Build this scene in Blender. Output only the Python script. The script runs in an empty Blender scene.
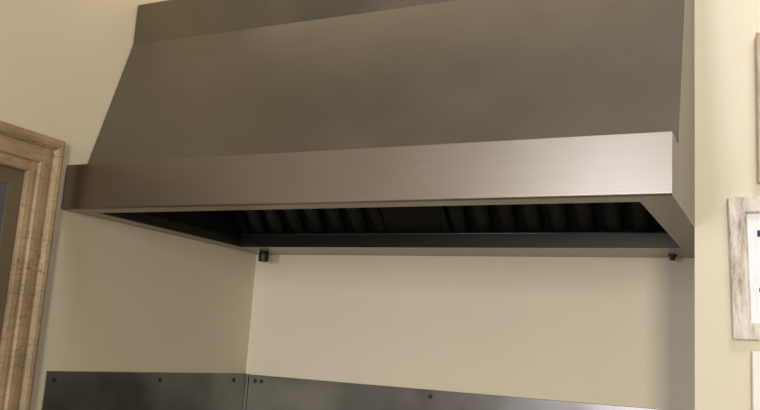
import bpy, bmesh, math, random
from mathutils import Matrix, Vector
random.seed(7)
SC = bpy.context.scene
COL = SC.collection

# ------------------------------------------------------------------ helpers
def obj(name, bm, mat, parent=None, loc=None, smooth=False, solid=0, bevel=0, recalc=True):
    if recalc:
        bmesh.ops.recalc_face_normals(bm, faces=bm.faces)
    uv = bm.loops.layers.uv.new('UVMap')
    for f in bm.faces:
        n = f.normal
        for l in f.loops:
            c = l.vert.co
            if abs(n.x) > max(abs(n.y), abs(n.z)):
                l[uv].uv = (c.y, c.z)
            elif abs(n.z) > .9:
                l[uv].uv = (c.x, c.y)
            else:
                l[uv].uv = (c.x, c.z)
        f.smooth = smooth
    me = bpy.data.meshes.new(name)
    bm.to_mesh(me); bm.free()
    o = bpy.data.objects.new(name, me)
    COL.objects.link(o)
    me.materials.append(mat)
    if parent: o.parent = parent
    if loc: o.location = loc
    if solid:
        m = o.modifiers.new('sheet', 'SOLIDIFY'); m.thickness = solid; m.offset = -1
    if bevel:
        m = o.modifiers.new('bevel', 'BEVEL'); m.width = bevel; m.segments = 3
        m.limit_method = 'ANGLE'; m.angle_limit = math.radians(35); m.harden_normals = False
    return o

def box(bm, a, b):
    vs = [bm.verts.new((x, y, z)) for x in (a[0], b[0]) for y in (a[1], b[1]) for z in (a[2], b[2])]
    for q in ((0,1,3,2),(4,6,7,5),(0,4,5,1),(2,3,7,6),(0,2,6,4),(1,5,7,3)):
        bm.faces.new([vs[i] for i in q])

def prism_x(bm, prof, x0, x1):
    """closed (y,z) outline extruded along x"""
    A = [bm.verts.new((x0, y, z)) for y, z in prof]
    B = [bm.verts.new((x1, y, z)) for y, z in prof]
    n = len(prof)
    for i in range(n):
        j = (i+1) % n
        bm.faces.new((A[i], A[j], B[j], B[i]))
    bm.faces.new(A); bm.faces.new(list(reversed(B)))

def strip_x(bm, prof, x0, x1):
    """open (y,z) line extruded along x (gets its thickness from the sheet modifier)"""
    A = [bm.verts.new((x0, y, z)) for y, z in prof]
    B = [bm.verts.new((x1, y, z)) for y, z in prof]
    for i in range(len(prof)-1):
        bm.faces.new((A[i], B[i], B[i+1], A[i+1]))

def quad(bm, *pts):
    bm.faces.new([bm.verts.new(p) for p in pts])

def lathe(bm, prof, M=Matrix(), n=24):
    """(r, h) profile turned about local z"""
    rings = []
    for r, h in prof:
        if r < 1e-6:
            rings.append([bm.verts.new(M @ Vector((0, 0, h)))])
        else:
            rings.append([bm.verts.new(M @ Vector((r*math.cos(2*math.pi*i/n), r*math.sin(2*math.pi*i/n), h))) for i in range(n)])
    for a, b in zip(rings, rings[1:]):
        for i in range(n):
            j = (i+1) % n
            if len(a) == 1 and len(b) == 1: continue
            if len(a) == 1: bm.faces.new((a[0], b[i], b[j]))
            elif len(b) == 1: bm.faces.new((a[i], a[j], b[0]))
            else: bm.faces.new((a[i], a[j], b[j], b[i]))

def moulding(bm, w, h, prof):
    """mitred rectangular frame in local x (width) / z (height), +y towards the wall; prof = (inset, projection)"""
    rings = []
    for d, t in prof:
        rings.append([bm.verts.new((x, -t, z)) for x, z in ((d, d), (w-d, d), (w-d, h-d), (d, h-d))])
    n = len(rings)
    for i in range(n):
        a, b = rings[i], rings[(i+1) % n]
        for k in range(4):
            m = (k+1) % 4
            bm.faces.new((a[k], a[m], b[m], b[k]))

def thing(name, label, cat, loc=(0,0,0), group=None, rot=None):
    o = bpy.data.objects.new(name, None); COL.objects.link(o)
    o.empty_display_size = .1
    o.location = loc; o['label'] = label; o['category'] = cat
    if group: o['group'] = group
    if rot: o.rotation_euler = rot
    return o

def struct(name, bm, mat, parent=None, **k):
    o = obj(name, bm, mat, parent, **k)
    if parent is None: o['kind'] = 'structure'
    return o

# ------------------------------------------------------------------ materials
def new_mat(name):
    m = bpy.data.materials.new(name); m.use_nodes = True
    nt = m.node_tree
    return m, nt, nt.nodes['Principled BSDF']

def N(nt, typ, **kw):
    n = nt.nodes.new(typ)
    for k, v in kw.items():
        if k in n.inputs: n.inputs[k].default_value = v
        else: setattr(n, k, v)
    return n

def tex(nt, scale3, nscale, detail=4, rough=.55, typ='ShaderNodeTexNoise'):
    tc = N(nt, 'ShaderNodeTexCoord'); mp = N(nt, 'ShaderNodeMapping')
    mp.inputs['Scale'].default_value = scale3
    nt.links.new(tc.outputs['Object'], mp.inputs['Vector'])
    t = nt.nodes.new(typ)
    t.inputs['Scale'].default_value = nscale
    if 'Detail' in t.inputs: t.inputs['Detail'].default_value = detail
    if 'Roughness' in t.inputs: t.inputs['Roughness'].default_value = rough
    nt.links.new(mp.outputs[0], t.inputs['Vector'])
    return t

def ramp(nt, src, stops):
    r = N(nt, 'ShaderNodeValToRGB')
    els = r.color_ramp.elements
    while len(els) < len(stops): els.new(.5)
    for e, (p, c) in zip(els, stops):
        e.position = p; e.color = c if len(c) == 4 else (*c, 1)
    nt.links.new(src, r.inputs['Fac'])
    return r

def bump(nt, src, bsdf, strength, dist):
    b = N(nt, 'ShaderNodeBump', Strength=strength, Distance=dist)
    nt.links.new(src, b.inputs['Height']); nt.links.new(b.outputs[0], bsdf.inputs['Normal'])
    return b

def plaster(name, c):
    m, nt, b = new_mat(name)
    t = tex(nt, (1,1,1), 1.6, 3)
    r = ramp(nt, t.outputs['Fac'], [(.3, [v*.96 for v in c]), (.7, c)])
    nt.links.new(r.outputs[0], b.inputs['Base Color'])
    b.inputs['Roughness'].default_value = .75
    b.inputs['Specular IOR Level'].default_value = .25
    t2 = tex(nt, (1,1,1), 60, 3)
    bump(nt, t2.outputs['Fac'], b, .08, .004)
    return m

def steel(name, c, rough, aniso, grain=(1.2, 1.2, 160), var=.1, smudge=.06, sms=4.5, smd=3):
    m, nt, b = new_mat(name)
    b.inputs['Metallic'].default_value = 1
    g = tex(nt, grain, 3, 3)
    sm = tex(nt, (1,1,1), sms, smd)
    r = ramp(nt, g.outputs['Fac'], [(.3, [v*(1-var) for v in c]), (.7, [v*(1+var) for v in c])])
    r2 = ramp(nt, sm.outputs['Fac'], [(.3, (1-smudge,)*3), (.7, (1,)*3)])
    mx = N(nt, 'ShaderNodeMixRGB', blend_type='MULTIPLY'); mx.inputs[0].default_value = 1
    nt.links.new(r.outputs[0], mx.inputs[1]); nt.links.new(r2.outputs[0], mx.inputs[2])
    nt.links.new(mx.outputs[0], b.inputs['Base Color'])
    mr = N(nt, 'ShaderNodeMapRange'); mr.inputs['To Min'].default_value = rough-.06; mr.inputs['To Max'].default_value = rough+.06
    nt.links.new(sm.outputs['Fac'], mr.inputs['Value']); nt.links.new(mr.outputs[0], b.inputs['Roughness'])
    if aniso:
        b.inputs['Anisotropic'].default_value = aniso; b.inputs['Anisotropic Rotation'].default_value = .25
        tg = N(nt, 'ShaderNodeTangent'); tg.direction_type = 'UV_MAP'; tg.uv_map = 'UVMap'
        nt.links.new(tg.outputs[0], b.inputs['Tangent'])
    return m

def plain(name, c, rough=.5, metal=0, spec=.5):
    m, nt, b = new_mat(name)
    t = tex(nt, (1,1,1), 30, 3)
    r = ramp(nt, t.outputs['Fac'], [(.3, [v*.92 for v in c]), (.7, c)])
    nt.links.new(r.outputs[0], b.inputs['Base Color'])
    b.inputs['Roughness'].default_value = rough; b.inputs['Metallic'].default_value = metal
    b.inputs['Specular IOR Level'].default_value = spec
    return m

CREAM = (.725, .667, .552)
M_wall = plaster('cream_wall_paint', CREAM)
M_ceil = plaster('ceiling_paint', (.40, .37, .31))
M_room = plaster('low_bounce_wall_paint', (.18, .15, .11))  # tone of the unseen walls, darkened to cut bounced light
M_lip = steel('brushed_steel_lip', (.318, .285, .25), .38, .65, var=.05)
M_steel = steel('brushed_steel', (.243, .227, .20), .43, .5, var=.035, smudge=.08)
M_duct = steel('dull_steel', (.225, .21, .175), .42, .4, var=.04, smudge=.15)
M_rim = steel('folded_steel', (.36, .335, .29), .38, .3, var=.05)
M_panel = steel('splash_steel', (.25, .248, .245), .30, .3, grain=(1.2,1.2,60), var=.04, smudge=.5, sms=3.4, smd=2)
M_grease_shade = plain('greasy_shaded_metal', (.012, .012, .011), .45, .0, .3)  # greasy metal, with the shade inside the hood put into its colour
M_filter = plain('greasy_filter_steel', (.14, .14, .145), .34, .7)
M_gutter = steel('gutter_steel', (.062, .056, .046), .42, .3, var=.06)
M_black = plain('black_plastic', (.012, .012, .012), .45)
M_screw = plain('screw_metal', (.05, .048, .045), .4, .8)
M_floor = plain('floor_tile', (.10, .085, .07), .4)
M_white = plain('white_upvc', (.8, .8, .78), .4)
M_paper = plain('white_paper', (.88, .89, .96), .8, 0, .2)
M_ink = plain('dark_ink', (.06, .06, .10), .8, 0, .2)
M_ink2 = plain('plum_ink', (.16, .05, .09), .8, 0, .2)
M_whiteframe = plain('white_painted_wood', (.86, .83, .80), .5)
M_brownslip = plain('brown_mount', (.13, .098, .058), .6)
M_bluepic = plain('slate_blue_print', (.09, .10, .115), .35)

def crackle_wood():
    m, nt, b = new_mat('crackled_beige_paint')
    t = tex(nt, (1,1,1), 9, 5)
    r = ramp(nt, t.outputs['Fac'], [(.3, (.26, .19, .115)), (.55, (.36, .27, .165)), (.75, (.44, .335, .21))])
    v = tex(nt, (1, 9, 22), 1.5, 2, typ='ShaderNodeTexVoronoi'); v.feature = 'DISTANCE_TO_EDGE'
    wob = tex(nt, (1,1,1), 14, 3)
    mixv = N(nt, 'ShaderNodeMixRGB', blend_type='LINEAR_LIGHT'); mixv.inputs[0].default_value = .5
    src = v.inputs['Vector'].links[0].from_socket
    nt.links.new(src, mixv.inputs[1]); nt.links.new(wob.outputs['Color'], mixv.inputs[2])
    nt.links.new(mixv.outputs[0], v.inputs['Vector'])
    msk = tex(nt, (1,1,1), 7, 2)
    rc = ramp(nt, v.outputs['Distance'], [(.0, (.42,.38,.33)), (.02, (1,1,1))])
    rm = ramp(nt, msk.outputs['Fac'], [(.36, (0,)*3), (.52, (1,)*3)])
    mul = N(nt, 'ShaderNodeMixRGB', blend_type='MULTIPLY')
    nt.links.new(rm.outputs[0], mul.inputs[0]); nt.links.new(r.outputs[0], mul.inputs[1]); nt.links.new(rc.outputs[0], mul.inputs[2])
    nt.links.new(mul.outputs[0], b.inputs['Base Color'])
    b.inputs['Roughness'].default_value = .6
    bump(nt, rc.outputs[0], b, .35, .003)
    return m
M_crackle = crackle_wood()

def weathered(name, c0, c1, c2, sc=(14, 14, 3)):
    m, nt, b = new_mat(name)
    t = tex(nt, sc, 3.2, 6, .7)
    r = ramp(nt, t.outputs['Fac'], [(.34, c0), (.46, c1), (.62, c2)])
    nt.links.new(r.outputs[0], b.inputs['Base Color'])
    b.inputs['Roughness'].default_value = .75
    bump(nt, t.outputs['Fac'], b, .4, .004)
    return m
M_weather = weathered('whitewashed_wood', (.24, .19, .16), (.55, .49, .44), (.76, .72, .67))
M_brownwood = weathered('pale_brown_wood', (.36, .26, .17), (.46, .35, .25), (.55, .44, .33))

# ------------------------------------------------------------------ the room (metres; left wall x=0, alcove back y=0, camera at -y)
W = 1.90            # hood width
ST = -.668          # face of the wall right of the alcove
XR, YF, ZC = 5.2, -6.6, 3.35
bm = bmesh.new(); box(bm, (-.15, YF-.15, -.1), (XR+.15, .15, 0)); struct('floor', bm, M_floor)
bm = bmesh.new(); box(bm, (-.15, YF-.15, ZC), (XR+.15, .15, ZC+.1)); struct('ceiling', bm, M_ceil)
bm = bmesh.new(); box(bm, (-.15, YF, 0), (0, .15, ZC)); struct('wall_left', bm, M_wall)
bm = bmesh.new(); box(bm, (0, 0, 0), (XR, .15, ZC)); struct('wall_back', bm, M_wall)
# chimney breast on the right with the lintel over the alcove, one body
bm = bmesh.new()
XE, ZL = W+.0005, 2.895
prof = [(XE, 0), (XR, 0), (XR, ZC), (0, ZC), (0, ZL), (XE, ZL)]
A = [bm.verts.new((x, ST, z)) for x, z in prof]; B = [bm.verts.new((x, -.001, z)) for x, z in prof]
bm.faces.new(A); bm.faces.new(list(reversed(B)))
for i in range(6):
    j = (i+1) % 6; bm.faces.new((A[i], B[i], B[j], A[j]))
struct('wall_right', bm, M_wall)

def wall_with_holes(name, horizontal, holes, lo, hi, plane0, plane1):
    """wall along x (horizontal='x') or y with rectangular openings (a0,a1,z0,z1)"""
    bm = bmesh.new()
    xs = sorted({lo, hi, *[h[0] for h in holes], *[h[1] for h in holes]})
    for a0, a1 in zip(xs, xs[1:]):
        hs = [h for h in holes if h[0] <= a0 and a1 <= h[1]]
        segs = [(0, ZC)] if not hs else [(0, hs[0][2]), (hs[0][3], ZC)]
        for z0, z1 in segs:
            if z1 - z0 < .001: continue
            if horizontal == 'x': box(bm, (a0, plane0, z0), (a1, plane1, z1))
            else: box(bm, (plane0, a0, z0), (plane1, a1, z1))
    return struct(name, bm, M_room, recalc=True)

WIN = [(.25, 1.45, .90, 2.90), (3.14, 4.06, .90, 2.90)]
wall_with_holes('wall_front', 'x', WIN, 0, XR, YF-.15, YF)
wall_with_holes('wall_side', 'y', [], YF, 0, XR, XR+.15)

def area(name, loc, rot, sx, sy, power, col):
    l = bpy.data.lights.new(name, 'AREA'); l.shape = 'RECTANGLE'; l.size = sx; l.size_y = sy
    l.energy = power; l.color = col
    o = bpy.data.objects.new(name, l); COL.objects.link(o); o.location = loc; o.rotation_euler = rot
    return o

POW = [103, 172]
DAYS = [(.95, .94, 1.0), (1.0, .90, .67)]
for i, (x0, x1, z0, z1) in enumerate(WIN):
    bm = bmesh.new()
    t = .06
    for a, b in (((x0, z0), (x1, z0+t)), ((x0, z1-t), (x1, z1)), ((x0, z0+t), (x0+t, z1-t)), ((x1-t, z0+t), (x1, z1-t)),
                 (((x0+x1)/2-.03, z0+t), ((x0+x1)/2+.03, z1-t))):
        box(bm, (a[0], YF-.10, a[1]), (b[0], YF-.04, b[1]))
    struct('window_%d' % (i+1), bm, M_white)
    area('daylight', ((x0+x1)/2, YF-.03, (z0+z1)/2), (math.radians(90), 0, 0), x1-x0-.12, z1-z0-.12, POW[i], DAYS[i])
area('ceiling_lamp', (2.6, -1.5, ZC-.02), (0, 0, 0), .7, .5, 16, (.95, .95, 1.0))
area('ceiling_lamp', (.95, -1.02, ZC-.02), (0, 0, 0), 1.75, .4, 4.4, (1, .80, .55))

# ------------------------------------------------------------------ extractor hood
D, SY = 1.122, .0776
ZB, ZT = 2.0735, 2.223
YK, ZK, ZH = -.892, 2.734, 2.878
hood = thing('extractor_hood', 'large stainless steel kitchen extractor hood spanning the alcove between the cream walls', 'extractor hood', (W/2, -.5, ZB))
hx, hy, hz = hood.location
def P(name, bm, mat, parent=hood, **k):
    o = obj(name, bm, mat, parent, **k)
    if parent is hood: o.matrix_parent_inverse = Matrix.Translation((-hx, -hy, -hz))
    return o
XL = .004
XW = W - .002
# front lip: vertical band, closed sheet-metal box section with a ledge on top
bm = bmesh.new(); arc = [(-D+.007-.007*math.cos(a*math.pi/12), ZB+.007-.007*math.sin(a*math.pi/12)) for a in range(7)]
prism_x(bm, arc[::-1] + [(-D, ZT), (-D+SY+.02, ZT), (-D+SY+.02, ZT-.004), (-D+.004, ZT-.004), (-D+.004, ZB+.008), (-D+.008, ZB+.004), (-D+.012, ZB+.004), (-D+.012, ZB)], XL, W)
P('front_lip', bm, M_lip, bevel=.0015)
# underside rim: mitred ring folded in from the lip
IX0, IX1, IY0, IY1 = .085, 1.817, -1.045, -.243
bm = bmesh.new()
o4 = [(XL, -D+.013), (W, -D+.013), (W, -.003), (XL, -.003)]; i4 = [(IX0, IY0), (IX1, IY0), (IX1, IY1), (IX0, IY1)]
z0, z1 = ZB+.001, ZB+.004
vo = [[bm.verts.new((x, y, z)) for x, y in o4] for z in (z0, z1)]; vi = [[bm.verts.new((x, y, z)) for x, y in i4] for z in (z0, z1)]
for k in range(4):
    j = (k+1) % 4
    bm.faces.new((vo[0][k], vo[0][j], vi[0][j], vi[0][k])); bm.faces.new((vo[1][k], vi[1][k], vi[1][j], vo[1][j]))
    bm.faces.new((vo[0][k], vo[1][k], vo[1][j], vo[0][j])); bm.faces.new((vi[0][k], vi[0][j], vi[1][j], vi[1][k]))
P('bottom_rim', bm, M_rim)
# sloped canopy panel
bm = bmesh.new()
ys = -D+SY
dy, dz = YK-ys, ZK-ZT
q = .007
prism_x(bm, [(ys-dy*q/dz, ZT-q), (YK, ZK), (YK+.004, ZK), (ys-dy*q/dz+.004, ZT-q)], XL, W+.0035)
P('canopy_panel', bm, M_steel)
# upright duct box above the slope
bm = bmesh.new(); box(bm, (XL, YK-.003, ZK-.012), (W, YK+.002, ZH)); box(bm, (XL, YK+.002, ZH-.004), (W, -.01, ZH))
P('duct_panel', bm, M_duct, bevel=.0015)
# right end panel
side = [(-D+.003, ZB+.004), (-D+.003, ZT-.002), (ys+.004, ZT-.002), (YK+.004, ZK), (YK+.004, ZH-.004), (-.003, ZH-.004), (-.003, ZB+.004)]
bm = bmesh.new(); prism_x(bm, side, W-.004, W); P('side_panel', bm, M_steel)
bm = bmesh.new(); prism_x(bm, side, XL, XL+.003); P('side_panel', bm, M_steel)
# inside: greasy lining with the inner shade in its colour, open underneath
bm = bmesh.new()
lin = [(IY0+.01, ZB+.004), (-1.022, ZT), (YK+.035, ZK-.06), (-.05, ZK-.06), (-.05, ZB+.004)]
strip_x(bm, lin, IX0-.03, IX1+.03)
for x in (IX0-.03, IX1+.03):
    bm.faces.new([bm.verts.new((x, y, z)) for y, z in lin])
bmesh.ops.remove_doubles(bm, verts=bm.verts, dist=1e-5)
P('inner_lining', bm, M_grease_shade, solid=.002)
# grease gutter behind the rear rim: upright face with a rolled edge
GZ = ZB + .051
bm = bmesh.new()
prism_x(bm, [(IY1-.0015, ZB+.0012), (IY1-.0015, GZ), (IY1+.004, GZ+.004), (IY1+.010, GZ+.002), (IY1+.010, GZ-.006), (IY1+.005, GZ-.006), (IY1+.005, ZB+.010), (-.06, ZB+.010), (-.06, ZB+.0045), (IY1-.0003, ZB+.0045), (IY1-.0003, ZB+.0012)], IX0+.001, IX1-.001)
gut = P('grease_gutter', bm, M_gutter, bevel=.0006)
bm = bmesh.new()
prism_x(bm, [(IY1-.001+.0028*math.cos(k*math.pi/6), GZ+.002+.0028*math.sin(k*math.pi/6)) for k in range(12)], IX0+.002, IX1-.002)
obj('rolled_edge', bm, M_filter, gut, smooth=True)
bm = bmesh.new(); box(bm, (IX0-.004, IY0+.01, ZB+.004), (IX0, IY1, GZ-.012)); P('gutter_side', bm, M_gutter)
# baffle filters on a 45 degree bank
FB = Vector((0, -.203, ZB+.052)); S = math.sqrt(.5)
def bank(x, s, n):      # s up the slope, n out of the filter face (down and forward)
    return Vector((x, FB.y - S*s - S*n, FB.z + S*s - S*n))
LEN = .46
def filt(x0, x1, first, step, count, bw):
    bmf = bmesh.new()
    def bb(xa, xb, sa, sb, na, nb):
        vs = [bmf.verts.new(bank(x, s, n)) for x in (xa, xb) for s in (sa, sb) for n in (na, nb)]
        for q in ((0,1,3,2),(4,6,7,5),(0,4,5,1),(2,3,7,6),(0,2,6,4),(1,5,7,3)): bmf.faces.new([vs[i] for i in q])
    bb(x0, x0+.022, 0, LEN, -.03, .012); bb(x1-.022, x1, 0, LEN, -.03, .012)
    bb(x0+.022, x1-.022, 0, .02, -.03, .012); bb(x0+.022, x1-.022, LEN-.02, LEN, -.03, .012)
    bb(x0+.022, x1-.022, .02, LEN-.02, -.03, -.028)
    f = P('baffle_filter', bmf, M_grease_shade)
    for k in range(count):
        xc = first + step*k
        b = bmesh.new(); rings = []
        for i in range(9):
            a = math.pi*(i/8)
            rings.append((xc - bw/2*math.cos(a), -.012 + .024*math.sin(a)))
        for i in range(8):
            (xa, na), (xb, nb) = rings[i], rings[i+1]
            quad(b, bank(xa, .021, na), bank(xb, .021, nb), bank(xb, LEN-.021, nb), bank(xa, LEN-.021, na))
        bmesh.ops.remove_doubles(b, verts=b.verts, dist=1e-5)
        o = obj('baffle', b, M_filter, f, smooth=True, solid=.0015)
filt(.085, .745, .155, .0945, 7, .062)
filt(.985, 1.825, 1.045, .092, 9, .062)
bm = bmesh.new()
vs = [bm.verts.new(bank(x, s, n)) for x in (.750, .980) for s in (0, LEN) for n in (-.03, .004)]
for q in ((0,1,3,2),(4,6,7,5),(0,4,5,1),(2,3,7,6),(0,2,6,4),(1,5,7,3)): bm.faces.new([vs[i] for i in q])
P('blanking_plate', bm, M_grease_shade, bevel=.002)
# drain plugs hanging under the rear rim
bm = bmesh.new(); lathe(bm, [(0, 0), (.020, 0), (.023, -.012), (.023, -.018), (.022, -.040), (.019, -.043), (0, -.043)], Matrix.Translation((.108, -.10, ZB+.001)))
P('drain_plug', bm, M_black)['label'] = 'black plastic drain plug'
bm = bmesh.new(); lathe(bm, [(0, 0), (.015, 0), (.015, -.006), (.010, -.009), (.010, -.019), (0, -.021)], Matrix.Translation((1.770, -.085, ZB+.001)))
P('drain_plug', bm, M_black)

# ------------------------------------------------------------------ steel splash panels on the alcove walls
ZS = 1.556
def screw(bm, M): lathe(bm, [(.0085, 0), (.0085, .0015), (.006, .0035), (0, .004)], M, 14)
g = thing('splash_panel', 'dark steel splash panel screwed to the left alcove wall below the hood', 'splash panel', (0, -.55, .9))
bm = bmesh.new(); box(bm, (.001, -1.095, .9), (.004, -.001, ZS)); box(bm, (.0042, -.009, .9), (.020, -.001, ZS-.002))
s = obj('sheet', bm, M_panel, g, bevel=.0015); s.matrix_parent_inverse = g.matrix_basis.inverted()
for y in (-1.06, -.553, -.088):
    b = bmesh.new(); screw(b, Matrix.Translation((.004, y, ZS-.028)) @ Matrix.Rotation(math.pi/2, 4, 'Y'))
    o = obj('screw', b, M_screw, g, smooth=False); o.matrix_parent_inverse = g.matrix_basis.inverted()
g = thing('splash_panel', 'wide steel splash panel screwed across the alcove back wall, bright at its right end', 'splash panel', (.9, 0, .9))
bm = bmesh.new(); box(bm, (.022, -.005, .9), (1.735, -.002, ZS-.003))
s = obj('sheet', bm, M_panel, g, bevel=.001); s.matrix_parent_inverse = g.matrix_basis.inverted()
for x in (.055, .088, .872, 1.66):
    b = bmesh.new(); screw(b, Matrix.Translation((x, -.005, ZS-.028)) @ Matrix.Rotation(math.pi/2, 4, 'X'))
    o = obj('screw', b, M_screw, g); o.matrix_parent_inverse = g.matrix_basis.inverted()

# ------------------------------------------------------------------ picture on the left wall
PW, PH = .84, 1.20
pic = thing('framed_picture', 'picture in a wide crackled beige moulded wooden frame on the left wall', 'picture', (.001, -1.164-PW, 2.290-PH), rot=(0, 0, math.pi/2))
# local x runs along +y of the room, local -y points into the room
bm = bmesh.new()
moulding(bm, PW, PH, [(0, 0), (0, .026), (0.0036, .033), (0.0108, .040), (0.0198, .043), (0.0306, .041), (0.0378, .034), (0.0414, .028), (0.0468, .028), (0.054, .032),
                      (0.0738, .034), (0.0882, .033), (0.0936, .026), (0.099, .026), (0.1062, .027), (0.1206, .024), (0.126, .020), (0.126, .006), (0.108, .003), (0.018, 0)])
obj('frame', bm, M_crackle, pic)
bm = bmesh.new(); moulding(bm, PW, PH, [(.122, .002), (.122, .010), (.176, .008), (.178, .002)]); obj('mount', bm, M_brownslip, pic)
bm = bmesh.new(); box(bm, (.174, -.006, .174), (PW-.174, -.002, PH-.174)); obj('print', bm, M_bluepic, pic)

# ------------------------------------------------------------------ frames on the right-hand wall
YW = ST - .001
f2 = thing('framed_print', 'whitewashed rustic wooden frame holding a white printed sheet, middle of the right-hand wall', 'picture', (1.996, YW, 1.774), rot=(0, math.radians(-1.6), 0))
w, h = .300, .377
bm = bmesh.new(); moulding(bm, w, h, [(0, 0), (0, .016), (.003, .019), (.040, .019), (.044, .015), (.045, .004), (.02, 0)]); obj('frame', bm, M_weather, f2)
bm = bmesh.new(); box(bm, (.040, -.006, .040), (w-.040, -.002, h-.040)); sh = obj('sheet', bm, M_paper, f2)
bm = bmesh.new(); box(bm, (.068, -.0066, .270), (.112, -.006, .287)); box(bm, (.118, -.0066, .270), (.200, -.006, .287)); obj('printed_mark', bm, M_ink, sh)
bm = bmesh.new(); lathe(bm, [(0, 0), (.012, 0), (.012, .0006), (0, .0006)], Matrix.Translation((.0785, -.006, .130)) @ Matrix.Rotation(math.pi/2, 4, 'X')); obj('printed_mark', bm, M_ink2, sh)

f3 = thing('framed_print', 'white painted frame lowest on the right-hand wall, below the whitewashed wooden one', 'picture', (2.040, YW, 1.748-.34))
w, h = .26, .34
bm = bmesh.new(); moulding(bm, w, h, [(0, 0), (0, .018), (.003, .021), (.032, .021), (.035, .016), (.035, .004), (.02, 0)]); obj('frame', bm, M_whiteframe, f3)
bm = bmesh.new(); box(bm, (.03, -.006, .03), (w-.03, -.002, h-.03)); obj('sheet', bm, M_paper, f3)

f1 = thing('framed_print', 'pale brown wooden frame highest on the right-hand wall, cut by the photo edge', 'picture', (2.061, YW, 2.188))
w, h = .30, .419
bm = bmesh.new(); moulding(bm, w, h, [(0, 0), (0, .022), (.003, .025), (.036, .025), (.040, .018), (.040, .004), (.02, 0)]); obj('frame', bm, M_brownwood, f1)
bm = bmesh.new(); box(bm, (.035, -.006, .035), (w-.035, -.002, h-.035)); obj('sheet', bm, M_paper, f1)

# ------------------------------------------------------------------ world, camera
wd = bpy.data.worlds.new('World'); SC.world = wd; wd.use_nodes = True
wd.node_tree.nodes['Background'].inputs['Color'].default_value = (.6, .75, 1, 1)
wd.node_tree.nodes['Background'].inputs['Strength'].default_value = .6

cd = bpy.data.cameras.new('Camera'); cam = bpy.data.objects.new('Camera', cd); COL.objects.link(cam)
cd.sensor_fit = 'HORIZONTAL'; cd.sensor_width = 36; cd.lens = 834.641/760*36; cd.clip_start = .05
fw = Vector((-.44457018, .87878355, .17348437)); r = Vector((.89552400, .44033778, .06433819)); u = Vector((.01985238, -.18396225, .98273281))
cam.matrix_world = Matrix(((r.x, u.x, -fw.x, 2.14547), (r.y, u.y, -fw.y, -3.06005), (r.z, u.z, -fw.z, 1.68283), (0, 0, 0, 1)))
SC.camera = cam
SC.view_settings.view_transform = 'Standard'; SC.view_settings.look = 'None'
SC.view_settings.exposure = 0; SC.view_settings.gamma = 1; SC.view_settings.use_curve_mapping = False
